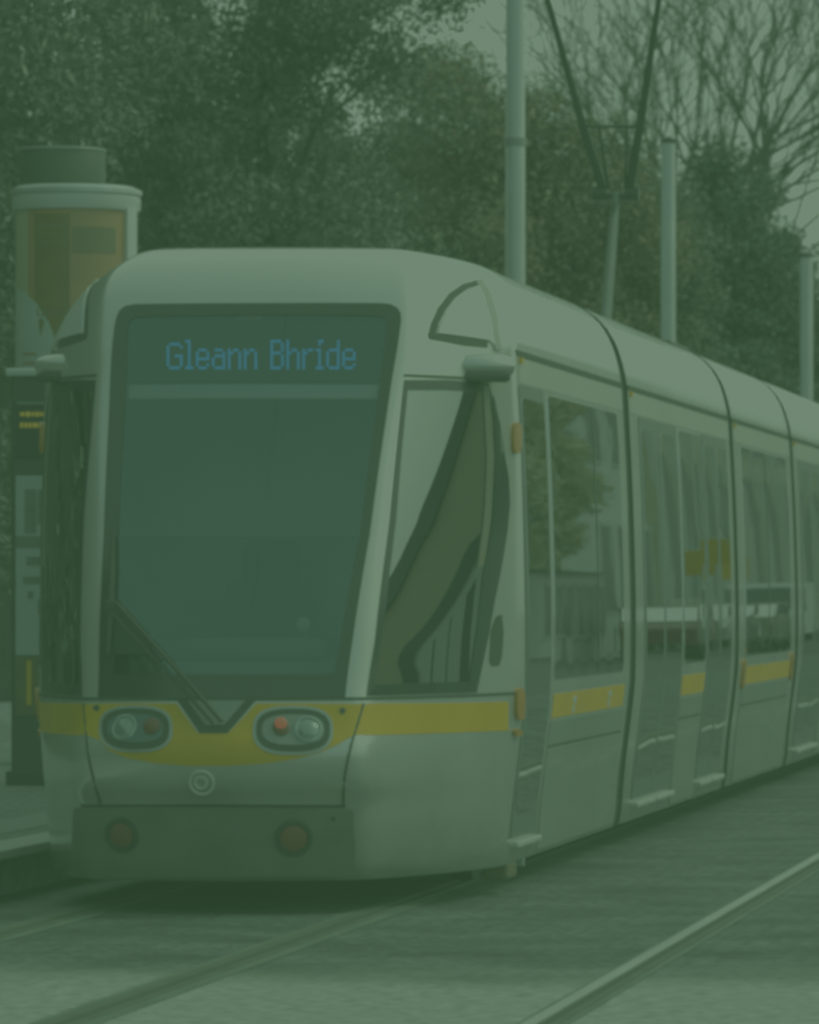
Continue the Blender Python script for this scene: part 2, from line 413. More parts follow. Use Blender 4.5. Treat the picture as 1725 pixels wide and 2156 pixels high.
# -- destination display behind the glass
dd = px([(268,680),(272,672),(540,666),(810,670),(803,796),(266,796)])
mb = MB(); drape(mb, dd, fn, -.03); disp = mb.build('destination_display', M['led_off'], tram)
FONT = {
 'G':["......",".####.","#....#","#.....","#.....","#..###","#....#","#....#","#....#",".####."],
 'l':["##.",".#.",".#.",".#.",".#.",".#.",".#.",".#.",".#.","###"],
 'e':[".....",".....",".....",".###.","#...#","#...#","#####","#....","#...#",".###."],
 'a':[".....",".....",".....",".###.","....#",".####","#...#","#...#","#...#",".####"],
 'n':[".....",".....",".....","#.##.","##..#","#...#","#...#","#...#","#...#","#...#"],
 'B':["####.","#...#","#...#","#...#","####.","#...#","#...#","#...#","#...#","####."],
 'h':["#....","#....","#....","#.##.","##..#","#...#","#...#","#...#","#...#","#...#"],
 'r':["....","....","....","#.##","##..","#...","#...","#...","#...","#..."],
 'í':[".##",".#.","...","##.",".#.",".#.",".#.",".#.",".#.","###"],
 'd':["....#","....#","....#",".####","#...#","#...#","#...#","#...#","#...#",".####"],
 ' ':["..."]*10}
text = 'Gleann Bhríde'; cols = sum(len(FONT[c][0])+1 for c in text)-1
mb = MB(); cx0 = 0; X0, X1, YT, YB = 347, 750, 709, 772; pc = (X1-X0)/cols; pr = (YB-YT)/10
for c in text:
    g = FONT[c]
    for r_, row in enumerate(g):
        for q, ch in enumerate(row):
            if ch == '#':
                x = X0+(cx0+q+.5)*pc; y = YT+(r_+.5)*pr; h = .43
                poly = px([(x-pc*h, y+pr*h), (x+pc*h, y+pr*h), (x+pc*h, y-pr*h), (x-pc*h, y-pr*h)])
                vv = [fn(a, b, -.027) for a, b in poly]; mb.add(vv, [(0,1,2,3)])
    cx0 += len(g[0])+1
mb.build('lettering', M['led'], disp)
mb = MB(); drape(mb, px([(262,832),(264,803),(800,803),(797,832)]), fn, -.035); mb.build('sun_blind', M['blind'], tram)
# -- cab interior
mb = MB(); mb.box((0,.95,1.12), (1.5,1.0,.3), bev=.06); mb.box((0,.55,1.3),(.9,.25,.12), bev=.04); dash = mb.build('dashboard', M['dash'], tram, True)
mb = MB(); mb.tube([(.28,.75,1.2),(.28,.7,1.40)], .012); mb.lathe([(.032,0),(.036,.01),(.036,.03),(.02,.04)], Matrix.Translation((.28,.69,1.42)) @ Matrix.Rotation(math.pi/2, 4, 'X')); mb.build('microphone', M['grey_panel'], dash, True)
mb = MB(); mb.box((-.35,.5,1.35),(.2,.06,.012)); mb.build('paper', M['blind'], dash)
mb = MB(); mb.box((0,2.45,1.0),(2.3,.05,1.74)); mb.cur = 1; mb.box((0,2.45,2.39),(2.2,.05,1.03)); mb.build('cab_partition', [M['cab_low'], M['cab_wall']], tram)
mb = MB(); mb.box((-.12,1.7,1.0),(.5,.5,.12),bev=.05); mb.box((-.12,1.95,1.32),(.46,.12,.62),bev=.05); mb.box((-.10,1.93,1.73),(.3,.1,.24),bev=.045); mb.build('driver_seat', M['seat'], tram, True)
mb = MB(); mb.box((0,1.3,.9),(1.3,1.6,.04)); mb.box((0,2.2,.9),(2.3,.5,.038)); mb.build('cab_floor', M['black'], tram)

# -- cab side windows
for sg in (1, -1):
    poly = CW if sg > 0 else mir(CW); inn = shrink(poly, .93)
    mb = MB(); drape(mb, poly, fn, .005, hole=inn); o = mb.build('cab_window', M['frit'], tram, True)
    mb = MB(); drape(mb, shrink(poly, .95), fn, .002, depth=.001); mb.build('cab_glass', M['cab_glass'], o, True)
    qp = px([(1038,830),(1051,892),(1069,1010),(1067,1115),(1039,1270),(1002,1454),(984,1454),(1016,1210),(1036,1090),(1042,960)], (1.0,2.1)); qp = qp if sg > 0 else mir(qp)
    mb = MB(); drape(mb, qp, fn, .0065, depth=.003); mb.build('quarter_pane', M['frit'], o, True)
    mid = px([(1016,813),(1027,813),(1037,960),(1031,1090),(1016,1190),(1003,1196),(1018,1080),(1023,960)], (1.0,2.1)); mid = mid if sg > 0 else mir(mid)
    mb = MB(); drape(mb, mid, fn, .0085, depth=.005); mb.build('window_post', M['post'], o, True)
    slot = px([(1030,1392),(1033,1330),(1044,1298),(1056,1294),(1060,1330),(1056,1385),(1050,1402),(1036,1403)], (1.0,2.1)); slot = slot if sg > 0 else mir(slot)
    mb = MB(); drape(mb, slot, fn, .004); mb.build('grab_recess', M['lid'], tram, True)
    # shoulder panel groove
    arc = [(1012,588),(975,598),(945,618),(922,648),(908,680),(901,706)]; inn2 = [(917,703),(923,682),(937,655),(958,628),(985,608),(1014,598)]
    g = px(arc+inn2, (.7,2.1)); g = g if sg > 0 else mir(g)
    mb = MB(); drape(mb, g, fn, .004, depth=.008)
    g = px([(901,704),(925,703),(1026,718),(1026,732),(980,728),(905,714)], (.7,2.1)); g = g if sg > 0 else mir(g)
    drape(mb, g, fn, .005, depth=.008); mb.build('shoulder_groove', M['lid'], tram, True)
    g = px(oval(951,680,6,6,10), (.7,2.1)); g = g if sg > 0 else mir(g)
    mb = MB(); drape(mb, g, fn, .004); mb.build('panel_bolt', M['lid'], tram)
    pl_ = px([(1014,600),(985,612),(960,632),(940,658),(926,684),(920,702),(1028,717),(1046,735),(1040,690),(1030,640)], (.7,2.3)); pl_ = pl_ if sg > 0 else mir(pl_)
    mb = MB(); drape(mb, pl_, fn, .012, depth=.016); mb.build('shoulder_panel', M['white_panel'], tram, True)
    rd = px([(1000,594),(1012,590),(1030,620),(1044,670),(1052,738),(1040,738),(1032,680),(1018,628)], (.7,2.3)); rd = rd if sg > 0 else mir(rd)
    mb = MB(); drape(mb, rd, fn, .014, depth=.02); mb.build('panel_ridge', M['ridge'], tram, True)
    # seams
    g = [(1.0,2.675),(1.3,2.675),(1.7,2.675),(1.9,2.675),(1.9,2.66),(1.3,2.66),(1.0,2.66)]; g = g if sg > 0 else mir(g)
    mb = MB(); drape(mb, g, fn, .003, depth=.006); mb.build('panel_seam', M['lid'], tram)
    g = px([(763,1481),(768,1481),(742,1570),(728,1640),(726,1697),(720,1697),(722,1638),(737,1568)], (.8,1.5)); g = g if sg > 0 else mir(g)
    mb = MB(); drape(mb, g, fn, .004, depth=.006); mb.build('panel_seam', M['lid'], tram)
    # yellow on the cab flank
    g = px([(757,1481),(850,1481),(960,1480),(1070,1477),(1070,1538),(960,1543),(850,1546),(745,1549)], (.8,2.2)); g = g if sg > 0 else mir(g)
    mb = MB(); drape(mb, g, fn, .003, depth=.006); mb.build('yellow_band', M['yellow'], tram, True)
    # amber lamps on the door pillar
    for (x, y, rx, ry, nm) in ((1084,922,8,33,'side_marker'),(1091,1482,8,34,'side_marker'),(1086,1542,7,8,'side_marker')):
        g = px(oval(x,y,rx,ry,16,3), (1.6,2.6)); g = g if sg > 0 else mir(g)
        mb = MB(); drape(mb, g, fn, .02, depth=.03); mb.build(nm, M['amber'], tram, True)
    # camera pod
    mb = MB(); pr_ = [(.0,-.16),(.045,-.155),(.058,-.12),(.062,0),(.060,.08),(.048,.125),(.02,.145),(0,.148)]
    Mx = Matrix.Translation((1.115 if sg > 0 else -1.05,1.27,2.735)) @ Matrix.Rotation(sg*.35, 4, 'Z') @ Matrix.Rotation(sg*math.pi/2, 4, 'Y') @ Matrix.Rotation(math.radians(-8), 4, 'X') @ Matrix.Diagonal((1,1.5,1,1))
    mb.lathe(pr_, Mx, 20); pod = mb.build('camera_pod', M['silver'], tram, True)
    mb = MB(); mb.box((1.115 if sg > 0 else -1.05,1.22,2.675),(.24,.12,.045),rz=sg*.35,bev=.015); mb.box((sg*1.08,1.36,2.745),(.10,.2,.05),bev=.02); mb.build('pod_base', M['lid'], pod)

# -- main seam under the glass
mb = MB(); drape(mb, [(-1.98,1.052),(-1,1.052),(0,1.052),(1,1.052),(1.98,1.052),(1.98,1.068),(1,1.068),(0,1.068),(-1,1.068),(-1.98,1.068)], fn, .005, depth=.01)
mb.build('panel_seam', M['lid'], tram)
# -- yellow mask
ym = px([(183,1482),(300,1481),(372,1481),(418,1545),(480,1545),(540,1481),(640,1481),(757,1482),(745,1549),(715,1566),(680,1583),(630,1597),(560,1608),(480,1613),(400,1613),(330,1608),(270,1597),(228,1580),(212,1560),(180,1547)])
mb = MB(); drape(mb, ym, fn, .003, depth=.006); mb.build('yellow_band', M['yellow'], tram, True)
for x, y in ((204,1491),(721,1497)):
    mb = MB(); drape(mb, px(oval(x,y,7,7,12)), fn, .006); mb.build('panel_bolt', M['lid'], tram)
# -- wiper well and wiper
mb = MB(); drape(mb, px([(372,1474),(540,1474),(478,1545),(420,1545)]), fn, .006, depth=.008); well = mb.build('wiper_well', M['black'], tram)
mb = MB(); drape(mb, px([(396,1476),(516,1476),(472,1527),(434,1527)]), fn, .008, depth=.004); mb.build('well_panel', M['grey_panel'], well)
def surf_pts(pts, off): return [fn(*inv(x, y), off) for x, y in pts]
wp = MB(); wp.tube(surf_pts([(470,1526),(400,1440),(320,1350),(255,1278)], .05), .011); wp.tube(surf_pts([(452,1530),(380,1444),(305,1362),(248,1300)], .05), .009)
wiper = wp.build('wiper', M['black'], tram, True)
mb = MB(); mb.tube(surf_pts([(243,1128),(240,1210),(237,1290),(232,1380)], .022), [.009,.019,.019,.009]); mb.box(surf_pts([(240,1285)], .03)[0], (.06,.03,.08), bev=.01); mb.build('wiper_blade', M['black'], wiper, True)
# -- headlights
for (cx, cy, rx, ry, lx, rdx, lit) in ((287,1535,72,44,264,322,False),(617,1538,79,46,648,592,True)):
    mb = MB(); drape(mb, px(oval(cx,cy,rx+5,ry+5,36,2.7)), fn, .007); hl = mb.build('headlight', M['rim'], tram, True)
    mb = MB(); drape(mb, px(oval(cx,cy,rx-1,ry-1,36,2.7)), fn, .011, depth=.008); mb.build('lamp_housing', M['lid'], hl, True)
    mb = MB(); drape(mb, px(oval(cx,cy,rx-14,ry-14,32,2.7)), fn, .013, depth=.006); mb.build('lamp_cover', M['dash'] if not lit else M['grey_panel'], hl, True)
    F_ = frame_at(*inv(lx, cy), .013); mb = MB(); mb.lathe([(.07,0),(.07,.008),(.058,.012),(.05,.007),(.03,.02),(0.002,.024)], F_, 24); mb.build('lamp_lens', M['lens'], hl, True)
    F_ = frame_at(*inv(rdx, cy-3), .013); mb = MB(); mb.lathe([(.042,0),(.042,.01),(.03,.018),(0.002,.022)], F_, 20); mb.build('tail_lamp', M['red_dull'], hl, True)
    if lit:
        F_ = frame_at(*inv(591, 1527), .03); mb = MB(); mb.lathe([(.028,0),(.028,.006),(.015,.014),(0.002,.016)], F_, 16); mb.build('lit_bulb', M['red_lit'], hl, True)
# -- emblem
ur, vr = inv(425,1648); F_ = frame_at(ur, vr, .003); mb = MB()
ring = [F_ @ Vector((.058*math.cos(a), .058*math.sin(a), 0)) for a in [2*math.pi*i/28 for i in range(29)]]; mb.tube(ring, .007, 6)
mb.tube([F_ @ Vector((.03*math.cos(a)-.004, .03*math.sin(a), 0)) for a in [math.radians(27.7*k) for k in range(14)]], .007, 6)
mb.build('emblem', M['white_panel'], tram, True)
# -- bumper plate
bp_ = px([(163,1838),(160,1770),(163,1706),(167,1700),(450,1700),(735,1702),(742,1706),(745,1770),(745,1838),(450,1842)], (-1.5,1.4))
mb = MB(); drape(mb, bp_, fn, .022, depth=.03); bump = mb.build('bumper', M['bumper'], tram, True, 30)
mb = MB(); drape(mb, px([(172,1698),(450,1698),(728,1700),(728,1694),(450,1692),(172,1692)], (-1.5,1.4)), fn, .006, depth=.01); mb.build('bumper_seam', M['black'], bump)
for x, y, r in ((262,1755,.068),(618,1762,.072)):
    F_ = frame_at(*inv(x,y), .021); mb = MB(); mb.lathe([(r+.02,0),(r+.02,.012),(r+.002,.016),(r-.004,.006),(0.002,.006)], F_, 28); rg = mb.build('towing_cover', M['black'], bump, True)
    mb = MB(); mb.lathe([(r-.008,.006),(r-.008,.012),(r-.022,.016),(0.002,.017)], F_, 28); mb.build('red_cap', M['red_dull'], rg, True)
mb = MB(); drape(mb, px(oval(700,1722,6,5,10)), fn, .026); mb.build('bumper_bolt', M['black'], bump)

# ------------------------------------------------------------------ tram sections behind the cab
vlist = list(np.arange(.17, 3.1, .08))+list(np.arange(3.1, 4.1, .08))+[4.1]
sec = [(prof(v)[3], prof(v)[0]) for v in vlist]
loopP = [(-x, z) for x, z in sec]+[(x, z) for x, z in sec[::-1][1:]]
def section(y0, y1, k=1.0, dz=0):
    mb = MB(); n = len(loopP); V = [(x*k, y, z+dz*(z > 1)) for y in (y0, y1) for x, z in loopP]
    fs = [(i, i+1, n+i+1, n+i) for i in range(n-1)]+[(0, n, 2*n-1, n-1), tuple(range(n)), tuple(range(2*n-1, n-1, -1))]
    mb.add(V, fs); mb.m[-2:] = [1, 1]; return mb
SECS = [(6.88,13.28),(13.60,18.46),(18.78,25.2),(25.52,32.5)]
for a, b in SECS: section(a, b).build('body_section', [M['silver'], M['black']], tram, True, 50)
for a, b in ((6.55,6.88),(13.28,13.60),(18.46,18.78),(25.2,25.52)):
    mb = MB(); n = len(loopP); ys = np.linspace(a-.04, b+.04, 9); V = []
    for i, y in enumerate(ys):
        k = .988 if i % 2 else .965
        V += [(x*k, y, z-.03*(z > 2)) for x, z in loopP]
    fs = []
    for j in range(8): fs += [(j*n+i, j*n+i+1, (j+1)*n+i+1, (j+1)*n+i) for i in range(n-1)]
    mb.add(V, fs); mb.build('gangway_bellows', M['black'], tram, True, 20)

def door(y0, y1, sg, z1=2.64):
    f = side(sg)
    mb = MB(); drape(mb, rect(y0, .30, y1, z1+.02, .03, 3), f, .006, (.6,.2)); d = mb.build('door', M['door_panel'], tram, True)
    mb = MB(); drape(mb, rect(y0+.05, .42, y1-.05, z1-.05, .06, 4), f, .010, (.6,.15), depth=.004); mb.build('door_glass', M['side_glass'], d, True)
    mb = MB(); mb.box((sg*(ws_at(.27)+.01), (y0+y1)/2, .268), (.07, y1-y0-.06, .032), bev=.008); mb.build('sill_plate', M['chrome'], d)
def window(y0, y1, sg, z0=1.11, z1=2.64, mull=()):
    f = side(sg)
    mb = MB(); drape(mb, rect(y0, z0, y1, z1, .07, 5), f, .006, (.6,.15)); w_ = mb.build('side_window', M['side_glass'], tram, True)
    for y in mull:
        mb = MB(); drape(mb, rect(y-.02, z0+.02, y+.02, z1-.02), f, .009, (.6,.15), depth=.004); mb.build('window_mullion', M['frit'], w_)
def stripe(y0, y1, sg, marks=()):
    f = side(sg)
    mb = MB(); drape(mb, rect(y0, .90, y1, 1.03), f, .004, (.6,.1), depth=.006); s_ = mb.build('yellow_band', M['yellow'], tram, True)
    for y in marks:
        mb = MB(); drape(mb, oval(y, .985, .07, .022, 12), f, .007, (.6,.1), depth=.003); drape(mb, rect(y-.06,.91,y+.02,.955), f, .007, (.6,.1), depth=.003); mb.build('pictogram', M['white_panel'], s_)
for sg in (1, -1):
    f = side(sg)
    # front section
    door(1.74, 2.74, sg); window(2.90, 6.18, sg, mull=(4.9,)); stripe(2.92, 6.3, sg, (3.85, 5.55))
    # first middle section: door, short window, door
    for y0, y1 in ((7.35,8.45),(8.47,9.57),(11.25,12.1),(12.12,12.98)): door(y0, y1, sg)
    window(9.7, 11.12, sg); stripe(9.68, 11.14, sg)
    # bogie section
    window(14.1, 18.0, sg, mull=(16.05,)); stripe(14.15, 18.0, sg)
    for y in (13.98, 18.14):
        mb = MB(); drape(mb, oval(y, .98, .07, .11, 16, 3), f, .02, (.5,.1), depth=.03); mb.build('side_marker', M['amber'], tram, True)
    for y0, y1 in ((19.2,20.3),(20.32,21.4),(23.0,24.0),(24.02,25.0)): door(y0, y1, sg)
    window(21.55, 22.85, sg); stripe(21.55, 22.85, sg)
    window(26.0, 29.3, sg, mull=(27.6,)); stripe(26.0, 29.3, sg); door(29.5, 30.5, sg)
    for a, b in ((1.75,6.55),)+tuple(SECS):
        # gutter groove, cream fascia, lower panel, skirt seam
        mb = MB(); drape(mb, rect(a, 2.805, b, 2.84), f, .004, (.8,.05), depth=.01); mb.build('gutter_groove', M['lid'], tram)
        mb = MB(); drape(mb, rect(a+.03, 2.67, b-.03, 2.80), f, .003, (.8,.05), depth=.006); mb.build('fascia_panel', M['cream'], tram, True)
        mb = MB(); mb.box((sg*(ws_at(2.79)+.01), a+.1, 2.785), (.02,.08,.03)); mb.build('fascia_clip', M['yellow'], tram)
    for a, b in ((2.88,6.4),(9.68,11.14),(14.0,18.1),(21.55,22.85),(26.0,29.3)):
        mb = MB(); drape(mb, rect(a, .195, b, .735), f, .008, (.8,.05), depth=.01); mb.build('skirt_panel', M['lower_panel'], tram, True)
        mb = MB(); drape(mb, rect(a, .757, b, .885), f, .006, (.8,.05), depth=.006); mb.build('side_panel', M['lower_panel'], tram, True)
        mb = MB(); drape(mb, rect(a, .738, b, .752), f, .003, (.8,.1), depth=.006); mb.build('panel_seam', M['lid'], tram)
# running gear hints under the body
for y in (4.2, 16.0, 28.5):
    for dy in (-.9,.9):
        for sx in (-.72,.72):
            mb = MB(); mb.lathe([(.29,-.06),(.30,.06),(.24,.07),(.08,.09)], Matrix.Translation((sx,y+dy,.30)) @ Matrix.Rotation(math.copysign(math.pi/2, sx), 4, 'Y'), 24); mb.build('wheel', M['dark_steel'], tram, True)
mb = MB(); mb.box((1.08,2.0,.13),(.14,.35,.09),bev=.02); mb.build('track_guard', mat('ochre_guard',(.10,.075,.03),.7), tram)

# -- pantograph (raised, seen above the bogie section)
PY = 16.35; M['dark_alu'] = mat('weathered_arm', (.16,.18,.18), .5, .3)
mb = MB(); mb.box((0,PY,3.45),(1.1,1.3,.08),bev=.02)
for sx in (-.45,.45):
    for sy in (-.5,.5): mb.tube([(sx,PY+sy,3.36),(sx,PY+sy,3.5)], .05, 10)
pan = mb.build('pantograph', M['dark_steel'], tram)
mb = MB(); mb.tube([(0,PY-.35,3.5),(0,PY+.45,4.68)], [.045,.03]); mb.build('lower_arm', M['dark_alu'], pan, True)
mb = MB(); mb.tube([(-.05,PY-.2,3.5),(.0,PY+.36,4.6)], .018, 6); mb.build('tension_rod', M['dark_steel'], pan, True)
mb = MB()
for s_ in (-1, 1): mb.tube([(s_*.07,PY+.45,4.68),(s_*.18,PY+.45,4.68)], .065, 10)
mb.tube([(-.08,PY+.45,4.66),(.08,PY+.45,4.66)], .03, 8); mb.build('knuckle', M['dark_steel'], pan, True)
mb = MB()
for s_ in (-1, 1): mb.tube([(s_*.10,PY+.45,4.7),(s_*.22,PY+.15,5.18),(s_*.42,PY-.4,6.08),(s_*.46,PY-.48,6.22)], [.038,.034,.024,.019])
mb.tube([(-.22,PY+.15,5.18),(.22,PY+.15,5.18)], .014); mb.tube([(-.10,PY+.15,5.18),(-.06,PY+.45,4.72)], .012); mb.tube([(.12,PY+.15,5.18),(.07,PY+.45,4.72)], .010)
mb.build('upper_arm', M['dark_steel'], pan, True)
mb = MB()
for dy in (-.15,.15): mb.tube([(-.82,PY-.48+dy,6.16),(-.62,PY-.48+dy,6.27),(.62,PY-.48+dy,6.27),(.82,PY-.48+dy,6.16)], .022)
for sx in (-.46,.46): mb.tube([(sx,PY-.65,6.24),(sx,PY-.31,6.24)], .018)
mb.build('collector_head', M['dark_steel'], pan, True)

# ------------------------------------------------------------------ ground, track, platform
def sheet(name, x0, y0, x1, y1, z, m, label=None):
    mb = MB(); mb.add([(x0,y0,z),(x1,y0,z),(x1,y1,z),(x0,y1,z)], [(0,1,2,3)]); o = mb.build(name, m); o['kind'] = 'structure'
    if label: o['label'] = label
    return o
def paving(name, c0, c1, c2, streak=1.0, joint=None):
    m, nt, b, _ = nodes(name); L = nt.links
    v = coords(nt, (1,1,1)); vs2 = coords(nt, (.8,.9,1))
    n1 = nt.nodes.new('ShaderNodeTexNoise'); n1.inputs['Scale'].default_value = 1.7; n1.inputs['Detail'].default_value = 6; L.new(vs2, n1.inputs['Vector'])
    n2 = nt.nodes.new('ShaderNodeTexNoise'); n2.inputs['Scale'].default_value = 15; n2.inputs['Detail'].default_value = 4; L.new(v, n2.inputs['Vector'])
    r1 = nt.nodes.new('ShaderNodeValToRGB'); e = r1.color_ramp.elements; e[0].position=.3; e[1].position=.72; e[0].color=list(c0)+[1]; e[1].color=list(c1)+[1]; L.new(n1.outputs['Fac'], r1.inputs['Fac'])
    r2 = nt.nodes.new('ShaderNodeValToRGB'); e = r2.color_ramp.elements; e[0].position=.38; e[1].position=.62; e[0].color=(.34,.36,.37,1); e[1].color=(1.1,1.1,1.1,1); L.new(n2.outputs['Fac'], r2.inputs['Fac'])
    mx = nt.nodes.new('ShaderNodeMix'); mx.data_type='RGBA'; mx.blend_type='MULTIPLY'; mx.inputs['Factor'].default_value=.9
    L.new(r1.outputs['Color'], mx.inputs['A']); L.new(r2.outputs['Color'], mx.inputs['B']); br = nt.nodes.new('ShaderNodeTexBrick'); br.inputs['Scale'].default_value = 1; br.inputs['Brick Width'].default_value = .24; br.inputs['Row Height'].default_value = .12; br.inputs['Mortar Size'].default_value = .012
    br.inputs['Color1'].default_value = (1,1,1,1); br.inputs['Color2'].default_value = (.62,.64,.66,1); br.inputs['Mortar'].default_value = (.4,.41,.42,1); L.new(v, br.inputs['Vector'])
    mx2 = nt.nodes.new('ShaderNodeMix'); mx2.data_type='RGBA'; mx2.blend_type='MULTIPLY'; mx2.inputs['Factor'].default_value = .85; L.new(mx.outputs['Result'], mx2.inputs['A']); L.new(br.outputs['Color'], mx2.inputs['B']); L.new(mx2.outputs['Result'], b.inputs['Base Color'])
    b.inputs['Roughness'].default_value = .8; b.inputs['Specular IOR Level'].default_value = .25
    bp = nt.nodes.new('ShaderNodeBump'); bp.inputs['Strength'].default_value=.5; bp.inputs['Distance'].default_value=.01; L.new(n2.outputs['Fac'], bp.inputs['Height']); L.new(bp.outputs['Normal'], b.inputs['Normal'])
    return m
M['asphalt'] = paving('asphalt', (.09,.1,.1), (.15,.16,.16), None)
M['slab'] = paving('track_slab_setts', (.045,.06,.066), (.23,.255,.245), None)
def worn_edge(m, pale, y0, y1):
    nt = m.node_tree; L = nt.links; b = nt.nodes['Principled BSDF']; src = b.inputs['Base Color'].links[0].from_socket
    t = nt.nodes.new('ShaderNodeTexCoord'); sp = nt.nodes.new('ShaderNodeSeparateXYZ'); L.new(t.outputs['Object'], sp.inputs[0])
    n = nt.nodes.new('ShaderNodeTexNoise'); n.inputs['Scale'].default_value = .7; n.inputs['Detail'].default_value = 6
    mp = nt.nodes.new('ShaderNodeMapping'); mp.inputs['Scale'].default_value = (.8,.8,1); L.new(t.outputs['Object'], mp.inputs[0]); L.new(mp.outputs[0], n.inputs['Vector'])
    a = nt.nodes.new('ShaderNodeMath'); a.operation = 'MULTIPLY_ADD'; a.inputs[1].default_value = 3.0; L.new(n.outputs['Fac'], a.inputs[0]); L.new(sp.outputs['Y'], a.inputs[2])
    mr = nt.nodes.new('ShaderNodeMapRange'); mr.interpolation_type = 'SMOOTHSTEP'; mr.inputs['From Min'].default_value = y0+1.5; mr.inputs['From Max'].default_value = y1+1.5; mr.inputs['To Min'].default_value = 1; mr.inputs['To Max'].default_value = 0; L.new(a.outputs[0], mr.inputs['Value'])
    n2 = nt.nodes.new('ShaderNodeTexNoise'); n2.inputs['Scale'].default_value = 13; n2.inputs['Detail'].default_value = 5; L.new(t.outputs['Object'], n2.inputs['Vector'])
    r = nt.nodes.new('ShaderNodeValToRGB'); e = r.color_ramp.elements; e[0].position=.38; e[1].position=.62; e[0].color=[c*.5 for c in pale]+[1]; e[1].color=list(pale)+[1]; L.new(n2.outputs['Fac'], r.inputs['Fac'])
    mx = nt.nodes.new('ShaderNodeMix'); mx.data_type='RGBA'; L.new(mr.outputs['Result'], mx.inputs['Factor']); L.new(src, mx.inputs['A']); L.new(r.outputs['Color'], mx.inputs['B']); L.new(mx.outputs['Result'], b.inputs['Base Color'])
worn_edge(M['slab'], (.47,.5,.44), -5.6, -3.4)
M['crossing'] = paving('crossing_concrete', (.36,.39,.34), (.58,.6,.53), None)
M['platform'] = paving('platform_paving', (.22,.27,.28), (.34,.38,.38), None)
M['channel'] = mat('rail_channel', (.11,.128,.115), .8, 0, .3, 1.2, bump=.1)
M['railtop'] = mat('polished_rail', (.5,.52,.5), .35, .5, .2, 8, stretch=(1,.1,1))
M['groove'] = mat('rail_groove', (.03,.028,.02), .9)
M['rust'] = mat('rusty_edge', (.075,.078,.06), .8, 0, .35, 3)
sheet('ground', -700, -400, 700, 1400, 0, M['asphalt'], 'wide asphalt ground out to the horizon')
sheet('tramway_paving', -1.3, -8, 5.0, 300, .004, M['slab'], 'speckled grey paving between the tram rails')
sheet('crossing_paving', -9, -27, 14, -8, .004, M['crossing'], 'pale concrete paving in the foreground')
def rail(x, label, bright):
    root = empty('tram_rail', (x, 0, 0), label, 'rail', 'grooved rails set in the paving')
    mb = MB(); hw = .10 if bright else .13; mb.add([(-hw,-27,.008),(hw,-27,.008),(hw,300,.008),(-hw,300,.008)], [(0,1,2,3)]); mb.build('rail_channel', M['channel'], root)
    mb = MB(); mb.box((-.04,136.5,.010),(.055,327,.012)); mb.build('rail_head', M['railtop'] if bright else M['rust'], root)
    mb = MB(); mb.add([(-.01,-27,.0105),(.035,-27,.0105),(.035,300,.0105),(-.01,300,.0105)], [(0,1,2,3)]); mb.build('flange_groove', M['groove'], root)
    mb = MB(); mb.box((.05,136.5,.009),(.03,327,.010)); mb.build('rail_lip', M['rust'], root)
rail(-.7175, 'dull rail under the left side of the tram nose, fading into the shadow', False)
rail(.7175, 'dull dark rail leading under the right headlight of the tram', False)
rail(2.47, 'bright polished rail of the free track crossing the lower right foreground', True)
# platform
mb = MB(); mb.box((-5.65,98,.13),(8.3,202,.26)); pf = mb.build('platform', M['platform']); pf['kind'] = 'structure'; pf['label'] = 'low grey paved platform left of the tram'
M['coping'] = mat('platform_coping', (.5,.53,.5), .7, 0, .1, 3)
mb = MB(); mb.box((-1.43,98,.25),(.26,202,.05),bev=.008); mb.build('platform_edge', M['coping'], pf)
M['tactile'] = mat('tactile_strip', (.22,.26,.26), .8, 0, .15, 8)
mb = MB(); mb.box((-2.0,98,.262),(.4,202,.006)); mb.build('tactile_strip', M['tactile'], pf)

# ------------------------------------------------------------------ steel poles on the platform
def pole(x, y, h, r, label, joint=None):
    root = empty('steel_pole', (x, y, .26), label, 'pole', 'galvanised overhead line poles')
    mb = MB(); mb.tube([(0,0,0),(0,0,h)], [r,r*.92], 16); mb.build('shaft', M['steel'], root, True)
    mb = MB(); mb.lathe([(r*1.8,0),(r*1.8,.03),(r*1.1,.05),(r*1.05,.2)], Matrix.Identity(4), 16); mb.build('base_plate', M['steel'], root, True)
    if joint: mb = MB(); mb.lathe([(r*1.06,joint-.04),(r*1.08,joint),(r*1.06,joint+.04)], Matrix.Identity(4), 16); mb.build('joint_band', M['dark_alu2'], root, True)
    mb = MB(); mb.lathe([(r*1.05,h),(r*1.05,h+.05),(.01,h+.09)], Matrix.Identity(4), 16); mb.build('pole_cap', M['dark_steel'], root, True)
pole(-2.36, 28.75, 8.6, .10, 'tall pole nearest the tram nose, running off the top of the picture', 5.75)
pole(-2.3, 42.5, 6.8, .093, 'middle pole behind the raised pantograph, its top lost among bare branches')
pole(-2.3, 63.3, 6.6, .105, 'shortest pole at the right edge against the sky')
mb = MB(); mb.tube([(0,-60,6.32),(0,250,6.32)], .005, 5); tag(mb.build('contact_wire', M['dark_steel']), 'thin overhead contact wire above the pantograph', 'wire')

